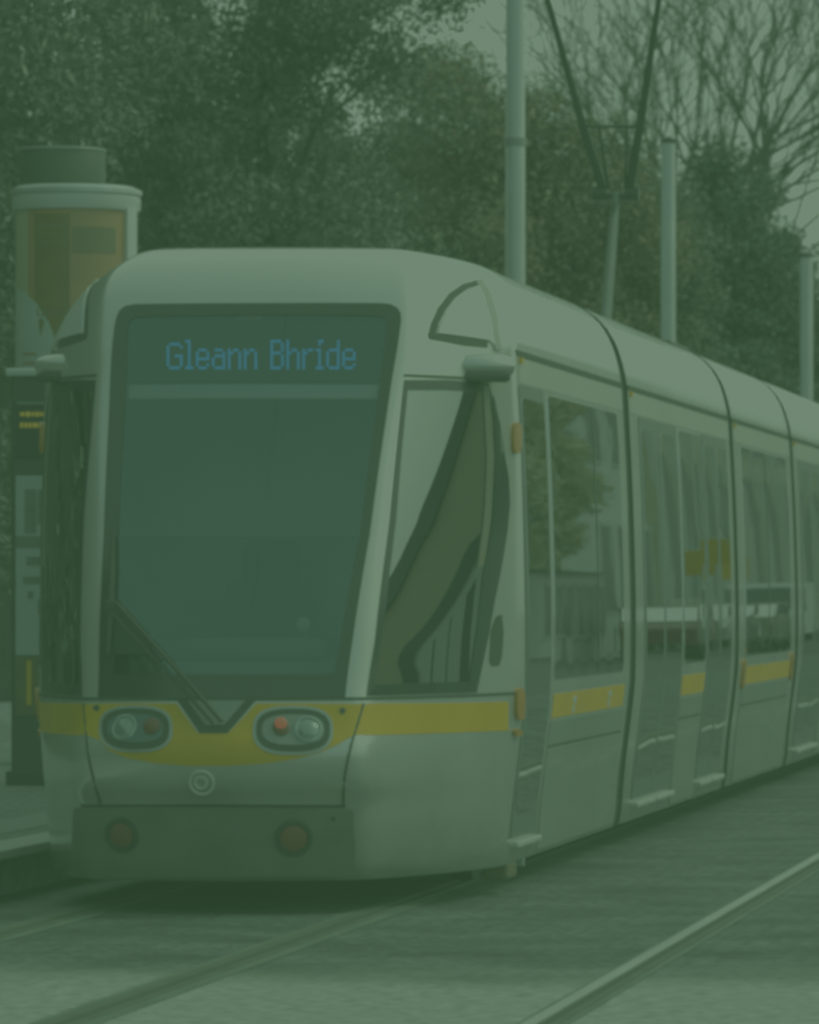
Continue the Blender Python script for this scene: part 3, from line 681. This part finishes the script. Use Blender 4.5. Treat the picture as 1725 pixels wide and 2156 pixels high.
# ------------------------------------------------------------------ advertising column and information kiosk
ac = empty('advertising_column', (-4.08, 16.2, .26), 'round poster column with orange poster and pale frame, left behind the tram', 'advertising column')
R = .475; Z0, ZB, ZT = 0, 2.85, 4.18
mb = MB(); mb.lathe([(R*1.02,0),(R*1.02,.35),(R*.98,.4),(R*.98,2.75)], Matrix.Identity(4), 40); mb.build('plinth', mat('column_green',(.04,.06,.05),.5), ac, True)
M['p_orange'] = mat('poster_orange', (.56,.28,.12), .35, 0, .1, 4); M['p_cream'] = mat('poster_cream', (.66,.55,.36), .35, 0, .1, 4)
M['p_dark'] = mat('poster_dark', (.27,.16,.06), .35, 0, .12, 5); M['p_white'] = mat('poster_white', (.62,.68,.66), .35, 0, .06, 4)
M['p_grey'] = mat('poster_grey', (.24,.17,.09), .35, 0, .1, 6)
def cyl(a, z, off): return Vector(((R-.02+off)*math.sin(a), -(R-.02+off)*math.cos(a), z))
mb = MB(); lay = 0
def pp(poly, m, off):
    mb.cur = m; drape(mb, poly, cyl, off, (.12,.25), depth=.002)
pp(rect(-1.5,2.78,1.5,4.25), 0, .0)
pp(rect(-1.5,2.78,-.72,4.25), 1, .002)
pp(rect(-.55,2.95,.10,4.2), 2, .002)
for z in (4.08,4.01,3.95): pp(rect(-.5,z,.08,z+.045), 4, .004)
pp(rect(.14,3.9,.9,4.1), 4, .004)
pp(rect(-.5,3.42,.06,3.48), 4, .004)
pp(rect(.12,3.5,.7,3.85), 1, .002) if False else None
pp([(-1.5,2.78),(.10,2.78),(.06,2.95),(-.08,3.18),(-.28,3.38),(-.52,3.52),(-.8,3.60),(-1.1,3.64),(-1.5,3.66)], 3, .004)
for z in (2.83,2.90,2.97,3.05,3.12): pp(rect(-.85,z,-.5,z+.022), 0, .006)
pp(oval(-.30,2.98,.09,.15,14), 4, .006)
mb.build('poster', [M['p_orange'],M['p_cream'],M['p_dark'],M['p_white'],M['p_grey']], ac, True)
fr = MB()
for a in (1.0,):
    drape(fr, rect(a+.12,2.75,a+.42,4.28), cyl, .03, (.1,.3), depth=.04)
fr.lathe([(R-.0,4.24),(R+.01,4.26),(R+.01,4.34),(R-.01,4.36)], Matrix.Identity(4), 40); fr.lathe([(R+.02,2.72),(R+.02,2.79)], Matrix.Identity(4), 40)
fr.build('poster_frame', M['white_panel'], ac, True)
mb = MB(); mb.lathe([(R+.0,4.35),(R+.02,4.37),(R+.02,4.40),(R-.05,4.43),(.1,4.45)], Matrix.Identity(4), 40); mb.build('column_roof', M['steel'], ac, True)
mb = MB(); mb.lathe([(.30,4.44),(.325,4.46),(.325,4.70),(.30,4.73),(.05,4.745)], Matrix.Translation((-.12,.05,0)), 28); bx_ = mb.build('roof_drum', mat('roof_box_green',(.05,.065,.05),.6), ac, True)
mb = MB(); mb.lathe([(.33,4.705),(.335,4.715),(.33,4.725)], Matrix.Translation((-.12,.05,0)), 28); mb.build('drum_rim', M['grey_panel'], bx_, True)

ik = empty('information_kiosk', (-3.14, 11.3, .26), 'slim dark kiosk with amber departure lines and pale notices, left of the tram', 'kiosk')
M['kiosk'] = mat('kiosk_dark', (.03,.042,.035), .5, 0, .15, 4)
mb = MB(); mb.box((0,0,1.4),(.68,.3,2.8),bev=.02); mb.build('cabinet', M['kiosk'], ik)
mb = MB(); mb.box((0,0,.05),(.74,.36,.1),bev=.01); mb.build('kiosk_plinth', M['black'], ik)
mb = MB(); mb.box((0,0,2.815),(.74,.36,.05),bev=.012); mb.build('kiosk_cap', M['steel'], ik)
mb = MB(); mb.box((0,-.155,2.42),(.6,.02,.36)); ds = mb.build('departure_display', M['led_off'], ik)
mb = MB()
for z, segs in ((2.53,((-.27,.10),(.13,.25))),(2.455,((-.27,.25),)),):
    for a, b in segs:
        x = a
        while x < b-.01:
            wd = random.choice((.02,.03,.035)); mb.box((x+wd/2,-.167,z),(wd,.006,.03 if random.random() < .7 else .022)); x += wd+.008
for z in (2.40,2.36,2.32): mb.box((-.04+random.uniform(-.004,.004),-.167,z),(.035,.006,.028))
mb.build('departure_text', M['amber_led'], ds)
mb = MB(); mb.box((0,-.155,2.6),(.58,.018,.022)); mb.build('display_strip', M['grey_panel'], ds)
M['notice'] = mat('notice_paper', (.4,.46,.45), .4, 0, .08, 6); M['notice_ink'] = mat('notice_ink', (.1,.13,.13), .5, 0, .3, 20)
mb = MB(); mb.box((0,-.155,1.5),(.6,.02,1.22)); nb = mb.build('notice_board', M['notice'], ik)
mb = MB()
for (x, z, a, b) in ((-.2,1.87,.08,.3),(-.1,1.9,.1,.24),(.06,1.85,.14,.34),(-.05,1.66,.5,.08),(-.16,1.53,.14,.06),(-.15,1.4,.2,.05),(-.05,1.52,.05,.16),(-.12,1.22,.06,.1),(.1,1.35,.16,.62),(-.2,1.3,.04,.05)): mb.box((x,-.168,z),(a,.006,b))
mb.build('notice_print', M['notice_ink'], nb)
mb = MB(); mb.box((0,-.155,.68),(.6,.02,.4)); lp = mb.build('lower_panel', mat('kiosk_ochre',(.11,.07,.025),.5,0,.3,3), ik)
mb = MB(); mb.box((.09 - .3,-.168,.7),(.03,.006,.3)); mb.build('panel_trim', M['yellow'], lp)

# ------------------------------------------------------------------ trees
def leafmat(name, dark, light, rough=.6):
    m, nt, b, _ = nodes(name); L = nt.links
    at = nt.nodes.new('ShaderNodeAttribute'); at.attribute_name = 'tone'
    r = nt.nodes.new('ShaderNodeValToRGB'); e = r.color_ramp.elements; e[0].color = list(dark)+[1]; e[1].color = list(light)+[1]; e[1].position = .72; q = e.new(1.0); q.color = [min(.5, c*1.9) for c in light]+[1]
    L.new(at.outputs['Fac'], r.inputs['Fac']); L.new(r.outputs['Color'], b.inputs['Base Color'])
    b.inputs['Roughness'].default_value = rough; b.inputs['Specular IOR Level'].default_value = .35
    return m
M['leaf_dark'] = leafmat('leaf_dark_green', (.038,.046,.034), (.165,.175,.125))
M['leaf_mid'] = leafmat('leaf_mid_green', (.05,.054,.038), (.20,.205,.145))
M['leaf_brown'] = leafmat('leaf_brown', (.10,.084,.052), (.28,.225,.14), .8)
M['leaf_ivy'] = leafmat('leaf_ivy', (.036,.05,.038), (.14,.175,.125))
def leaf_mesh(name, centers, radii, per, size, m, parent, elong=2.3, droop=.3):
    P = []; T = []
    for c, r, n in zip(centers, radii, per):
        d = rng.normal(size=(n,3)); d /= np.linalg.norm(d, axis=1)[:,None]
        rad = r*rng.random(n)**.45
        P.append(np.array(c)+d*rad[:,None]*np.array((1,1,.8)))
        base = rng.random()*.35
        t_ = np.clip(base+.3*(d[:,2]*.5+.5)+.3*rng.random(n)**2.2, 0, .72); t_[rng.random(n) < .045] = 1.0; T.append(t_)  # clump tops lighter; a few pale leaves painted as glints and sky specks
    P = np.concatenate(P); T = np.concatenate(T); n = len(P)
    a = rng.normal(size=(n,3)); a /= np.linalg.norm(a, axis=1)[:,None]
    b = np.cross(a, rng.normal(size=(n,3))); b /= np.linalg.norm(b, axis=1)[:,None]
    s = size*(.5+rng.random(n))[:,None]; A = a*s*elong*.5; B = b*s*.5
    V = np.empty((n,4,3)); V[:,0] = P-A; V[:,1] = P+B*.9; V[:,2] = P+A; V[:,3] = P-B*.9
    me = bpy.data.meshes.new(name); me.vertices.add(n*4); me.vertices.foreach_set('co', V.reshape(-1))
    me.loops.add(n*4); me.loops.foreach_set('vertex_index', np.arange(n*4)); me.polygons.add(n)
    me.polygons.foreach_set('loop_start', np.arange(0, n*4, 4)); me.polygons.foreach_set('loop_total', np.full(n, 4))
    at = me.attributes.new('tone', 'FLOAT', 'FACE'); at.data.foreach_set('value', T.astype(np.float32))
    me.materials.append(m); me.update(); me.validate(); return link(bpy.data.objects.new(name, me), parent)
def branches(mb, p, d, L, r, depth, spread=.5, up=.15, minr=.009, kids=(2,3), tips=None):
    pts = [Vector(p)]; dd = Vector(d).normalized(); seg = 4
    for i in range(seg):
        dd = (dd+Vector((random.gauss(0,.09), random.gauss(0,.09), random.gauss(0,.06)+up*.12))).normalized()
        pts.append(pts[-1]+dd*(L/seg))
    mb.tube(pts, [max(minr, r*(1-.4*i/seg)) for i in range(seg+1)], 6 if r > .04 else 4, cap=False)
    if tips is not None: tips.append(pts[-1]); tips.append(pts[2])
    if depth <= 0: return
    for k in range(random.randint(*kids)+ (1 if depth > 2 else 0)):
        i = random.choice((2,3,4,4)); ax = dd.orthogonal().normalized(); ax.rotate(Matrix.Rotation(random.uniform(0,6.28), 3, dd))
        nd = (dd+ax*random.uniform(spread*.6, spread*1.4)+Vector((0,0,up))).normalized()
        branches(mb, pts[i], nd, L*random.uniform(.6,.82), r*random.uniform(.5,.65), depth-1, spread, up, minr, kids, tips)
def tree(name, loc, h, cr, label, m, nclump, per, size, cz0=.25, clr=(.5,.95), group='trees beyond the platform', shape=1.0, gap=.0, top_narrow=.0):
    root = empty(name, loc, label, 'tree', group)
    mb = MB(); tips = []
    mb.tube([(0,0,0),(random.uniform(-.1,.1),0,h*.3),(random.uniform(-.2,.2),.1,h*.75)], [.28,.2,.07], 9)
    for k in range(9):
        z = h*(.2+.07*k); a = random.uniform(0,6.28); branches(mb, (0,0,z), (math.cos(a),math.sin(a),.6), cr*.65, .07, 2, .5, .2, .012, (2,2))
    mb.build('trunk', M['bark'], root, True)
    cs = []; rs = []; ps = []
    while len(cs) < nclump:
        q = rng.normal(size=3); q /= np.linalg.norm(q); rr = rng.random()**.38
        zc = h*(cz0+(1-cz0)*.5); hz = h*(1-cz0)*.5
        z = zc+q[2]*rr*hz*.97; k = 1-top_narrow*max(0, (z-zc)/hz)
        c = (q[0]*rr*cr*k*(1+.18*math.sin(3*z+loc[0])), q[1]*rr*cr*k, z)
        if rng.random() < gap and rr > .5: continue
        cs.append(c); rs.append(clr[0]+(clr[1]-clr[0])*rng.random()); ps.append(int(per*(.6+.8*rng.random())))
    leaf_mesh('crown', cs, rs, ps, size, m, root)
G = 'trees beyond the platform'
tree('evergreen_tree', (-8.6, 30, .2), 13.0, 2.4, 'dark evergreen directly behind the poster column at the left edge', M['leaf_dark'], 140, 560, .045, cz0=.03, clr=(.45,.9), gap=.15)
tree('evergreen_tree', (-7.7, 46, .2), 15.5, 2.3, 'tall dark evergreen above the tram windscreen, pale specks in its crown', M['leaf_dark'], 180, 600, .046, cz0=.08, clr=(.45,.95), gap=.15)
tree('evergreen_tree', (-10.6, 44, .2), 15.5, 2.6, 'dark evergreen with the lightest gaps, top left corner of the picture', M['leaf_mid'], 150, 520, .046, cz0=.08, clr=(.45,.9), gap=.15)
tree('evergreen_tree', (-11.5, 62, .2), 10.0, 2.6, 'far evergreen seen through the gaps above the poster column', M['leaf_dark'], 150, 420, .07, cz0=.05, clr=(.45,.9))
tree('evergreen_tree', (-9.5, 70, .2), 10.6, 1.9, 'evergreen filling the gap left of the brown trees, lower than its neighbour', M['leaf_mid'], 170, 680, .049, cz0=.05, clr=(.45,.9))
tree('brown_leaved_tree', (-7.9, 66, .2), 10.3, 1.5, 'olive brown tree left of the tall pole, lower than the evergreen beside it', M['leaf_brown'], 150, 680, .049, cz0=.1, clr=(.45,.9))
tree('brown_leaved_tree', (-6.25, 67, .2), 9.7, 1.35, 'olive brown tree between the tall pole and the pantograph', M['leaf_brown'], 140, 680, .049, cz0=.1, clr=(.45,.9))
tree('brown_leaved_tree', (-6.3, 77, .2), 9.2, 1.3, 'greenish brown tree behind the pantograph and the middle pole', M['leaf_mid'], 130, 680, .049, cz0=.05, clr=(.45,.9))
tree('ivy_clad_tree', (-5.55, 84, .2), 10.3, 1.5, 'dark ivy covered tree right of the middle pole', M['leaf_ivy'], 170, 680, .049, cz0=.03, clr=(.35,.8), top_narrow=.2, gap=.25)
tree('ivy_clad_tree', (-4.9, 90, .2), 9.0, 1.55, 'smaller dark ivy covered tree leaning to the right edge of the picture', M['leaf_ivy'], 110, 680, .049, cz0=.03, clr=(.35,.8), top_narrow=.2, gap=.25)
hd = empty('hedge', (-9.5, -2, 0), 'tall dark hedge added out of view to darken the left cab window', 'hedge')  # unseen hedge, added so the left cab glass mirrors something dark
cs = [(rng.uniform(-.8,.8), rng.uniform(-32,32), rng.uniform(.2,9.0)) for _ in range(620)]
leaf_mesh('foliage', cs, [rng.uniform(.6,1.0) for _ in cs], [int(rng.uniform(70,110)) for _ in cs], .2, M['leaf_ivy'], hd)
mb = MB()
mb = MB(); mb.box((0,0,4.6),(.7,64,9.2)); mb.build('sky_block_core', mat('core_dark', (.02,.026,.018), .95, 0, .5, 2, bump=.5, bs=6), hd)  # opaque core, added to keep mirrored sky out of the hedge gaps
for y in range(-31, 32, 3):
    mb = MB(); mb.tube([(0,y,0),(.1,y+.1,2.5),(0,y,5)], [.1,.08,.03], 6); mb.build('stem', M['bark'], hd)
def bare_tree(loc, h, label, seed, depth=5, lean=(0,0)):
    random.seed(seed); root = empty('bare_tree', loc, label, 'tree', 'bare winter trees')
    mb = MB(); mb.tube([(0,0,0),(lean[0]*.4,0,h*.25),(lean[0],lean[1],h*.5)], [.24,.19,.14], 9); mb.build('trunk', M['bark'], root, True)
    mb = MB()
    for k in range(7):
        a = random.uniform(0,6.28); z = h*random.uniform(.36,.5)
        branches(mb, (lean[0]*z/(h*.5),lean[1]*z/(h*.5),z), (math.cos(a)*.6,math.sin(a)*.6,1.0), h*.22, .085, depth, .55, .12, .008, (2,2))
    mb.build('branches', M['bark'], root, True)
bare_tree((-5.7, 88, .2), 14.5, 'bare tree rising out of the ivy at the upper right', 11, lean=(.3,0))
bare_tree((-8.0, 97, .2), 15.5, 'bare twiggy tree between the pantograph arms, behind the middle pole', 23)
random.seed(99)

# ------------------------------------------------------------------ far side of the street (seen mirrored in the tram glass)
M['stone'] = mat('cream_stone', (.70,.61,.43), .8, 0, .15, 2, bump=.1); M['white_wall'] = mat('white_render', (.8,.8,.77), .8, 0, .06, 1)
M['brick'] = mat('brown_brick', (.72,.5,.3), .85, 0, .2, 5); M['slate'] = mat('slate_roof', (.035,.04,.042), .6, 0, .2, 5)
M['pane'] = glass_dark('house_pane', (.02,.03,.035), 1.5); M['dark_pane'] = mat('matt_dark_pane', (.07,.095,.105), .5, 0, .2, 1, spec=.2); M['trim'] = mat('pale_trim', (.6,.6,.56), .7)  # house windows use one plain dark blue-grey
def house(x, y0, y1, h, dep, wallm, label, nwin, floors, rooftype=.9, arch=False):
    root = empty('street_house', (x, y0, 0), label, 'house', 'houses across the street')
    L = y1-y0
    mb = MB(); mb.box((dep/2, L/2, h/2), (dep, L, h)); wl = mb.build('wall', wallm, root)
    mb = MB(); z = h; mb.add([(-.3,-.1,z),(dep+.3,-.1,z),(dep+.3,L+.1,z),(-.3,L+.1,z),(dep/2,-.1,z+rooftype*2),(dep/2,L+.1,z+rooftype*2)], [(0,1,4),(2,3,5),(0,4,5,3),(1,2,5,4),(0,3,2,1)]); mb.build('roof', M['slate'], root)
    fh = h/floors
    if arch:
        for i in range(nwin+1):
            mb = MB(); mb.box((-.09, L*i/nwin, h/2-.01), (.24, .5, h-.1)); mb.build('pilaster', M['white_wall'], root)
    for fl in range(floors):
        for i in range(nwin):
            yc = L*(i+.5)/nwin; wz0 = fl*fh+fh*.28; wz1 = fl*fh+fh*.85; wd = L/nwin*.5
            mb = MB(); mb.box((-.02, yc, (wz0+wz1)/2), (.10, wd+.2, wz1-wz0+.2)); w_ = mb.build('window', M['trim'], root)
            mb = MB(); mb.box((-.075, yc, (wz0+wz1)/2), (.02, wd, wz1-wz0)); 
            if arch: mb.lathe([(wd/2,-.01),(wd/2,.01)], Matrix.Translation((-.078,yc,wz1)) @ Matrix.Rotation(math.pi/2, 4, 'Y'), 20)
            mb.build('pane', M['dark_pane'], w_)
house(13, 104.5, 117, 9, 8, M['white_wall'], 'plain white rendered house mirrored in the side glass', 3, 2)
house(13, 119, 140, 12, 9, M['stone'], 'cream stone house with arched windows mirrored in the side glass', 4, 2, arch=True)
house(13, 143, 205, 11, 9, M['stone'], 'long cream stone house farthest down the mirrored street', 10, 2, arch=True)
house(11.3, 81, 91, 2.4, 1.2, M['white_wall'], 'low white row of garages under the trees, mirrored in the first side window', 6, 1, rooftype=.05)
# low brown pavilion beside the tram stop, mirrored in the cab side window
pv = empty('brick_pavilion', (16, 20, 0), 'low brown brick pavilion with dark eaves mirrored in the cab window', 'pavilion')
mb = MB(); mb.box((20,4,1.5),(40,8,3.0)); mb.build('lower_wall', M['white_wall'], pv)
mb = MB(); mb.box((20,4,3.35),(40.2,8.2,.7)); mb.build('string_course', M['slate'], pv)
mb = MB(); mb.box((20,4,5.85),(40,8,4.3)); mb.build('upper_wall', M['brick'], pv)
mb = MB(); mb.box((20,4,9.2),(41.2,9.4,2.4)); mb.build('eaves', M['slate'], pv)
for i, (wx, ww) in enumerate(((1.5,.5),(4.2,1.6),(7.5,.3),(10.5,.5),(15,1.8),(19,.4),(24,.6),(30,1.6),(36,.5))):
    mb = MB(); mb.box((wx,-.01,1.6),(ww,.06,2.2)); mb.build('window', M['pane'], pv)
for i, (x, y, h, cr) in enumerate(((13.2,75,8.5,1.7),(13.1,79.5,9,1.7),(13.2,84,8.5,1.7),(13.0,88,9,1.6),(13.0,91,8,1.4))):
    tree('street_tree', (x, y, 0), h, cr, ['yellowish brown tree nearest on the far pavement, mirrored in the door','yellowish brown tree second along the far pavement, mirrored in the glass','yellowish brown tree midway along the far pavement, mirrored in the glass','yellowish brown tree fourth along the far pavement, mirrored in the glass','yellowish brown tree beside the white house, mirrored in the glass'][i], mat_l if False else M['leaf_street'] if 'leaf_street' in M else M.setdefault('leaf_street', leafmat('leaf_street', (.48,.43,.27), (.85,.77,.52), .8)), 130, 260, .13, cz0=.24, clr=(.4,.8), group='trees on the far pavement')
def vehicle(name, x, y, label, cat, body, L=4.4, W=1.8, H=1.45, van=False):
    root = empty(name, (x, y, 0), label, cat)
    if van: pr = [(0,.35),(0,1.0),(.5,1.15),(1.1,H-.1),(1.3,H),(L-.1,H),(L,H-.15),(L,.35)]
    else: pr = [(0,.35),(0,.75),(.1,.82),(1.1,.95),(1.75,H-.05),(2.0,H),(3.2,H),(L-.5,1.0),(L-.05,.92),(L,.4)]
    mb = MB(); n = len(pr); V = []
    for sx, k in ((-W/2,1),(W/2,1)):
        for yy, zz in pr: V.append((sx*(1 if zz < 1.0 else .9), yy, zz))
    mb.add(V, [(i, (i+1) % n, n+(i+1) % n, n+i) for i in range(n)]+[tuple(range(n)), tuple(range(2*n-1, n-1, -1))]); mb.build('body', body, root)
    for sx in (-1, 1):
        for wy in (.8, L-.9):
            mb = MB(); mb.lathe([(.32,-.1),(.32,.1),(.2,.11)], Matrix.Translation((sx*(W/2-.1),wy,.32)) @ Matrix.Rotation(sx*math.pi/2, 4, 'Y'), 18); mb.build('wheel', M['black'], root)
        mb = MB(); mb.box((sx*(W/2*.95),1.9 if not van else 1.1,(H+1.0)/2),(.06,1.2 if not van else .8,(H-1.0)*.7)); mb.build('side_window', M['pane'], root)
    mb = MB(); ya, za, yb, zb = (.55,1.2,1.08,H-.14) if van else (1.16,.99,1.72,H-.07)
    q = .86*W/2; mb.add([(-q,ya-.03,za),(q,ya-.03,za),(q,yb-.03,zb),(-q,yb-.03,zb)], [(0,1,2,3)]); mb.build('windscreen', M['pane'], root)
carp = lambda n, c: mat(n, c, .55, 0, .04, 2, coat=.1)
vehicle('parked_van', 9.7, 110, 'white van parked farther down the street, mirrored in the window with amber markers', 'van', carp('van_white',(.75,.77,.76)), 5.0, 1.9, 2.1, True)
vehicle('parked_car', 9.7, 86, 'dark red parked car nearest the stop, mirrored in the side glass', 'car', carp('car_red',(.14,.02,.015)))
vehicle('parked_car', 9.7, 92, 'pale grey parked car between the red and the black one, mirrored in the glass', 'car', carp('car_grey',(.45,.47,.47)))
vehicle('parked_car', 9.7, 98, 'black parked car behind the pale grey one, mirrored in the side glass', 'car', carp('car_dark',(.03,.035,.04)))
vehicle('parked_car', 9.7, 104, 'brown parked car farthest along the row, mirrored in the side glass', 'car', carp('car_brown',(.10,.05,.035)))

for x, y, h, lb in ((9.0, 88.6, 2.9, 'yellow sign on a post nearest the stop, mirrored in the door glass'), (9.0, 92.5, 3.2, 'taller yellow sign on a post, mirrored in the door glass'), (9.0, 96, 2.8, 'lowest yellow sign on a post, mirrored in the door glass')):
    sg_ = empty('street_sign', (x, y, 0), lb, 'sign', 'yellow signs along the far kerb')
    mb = MB(); mb.tube([(0,0,0),(0,0,h)], .04, 8); mb.build('post', M['steel'], sg_)
    mb = MB(); mb.box((0,-.05,h-.35),(.6,.03,.6),bev=.01); mb.build('panel', M['yellow'], sg_)
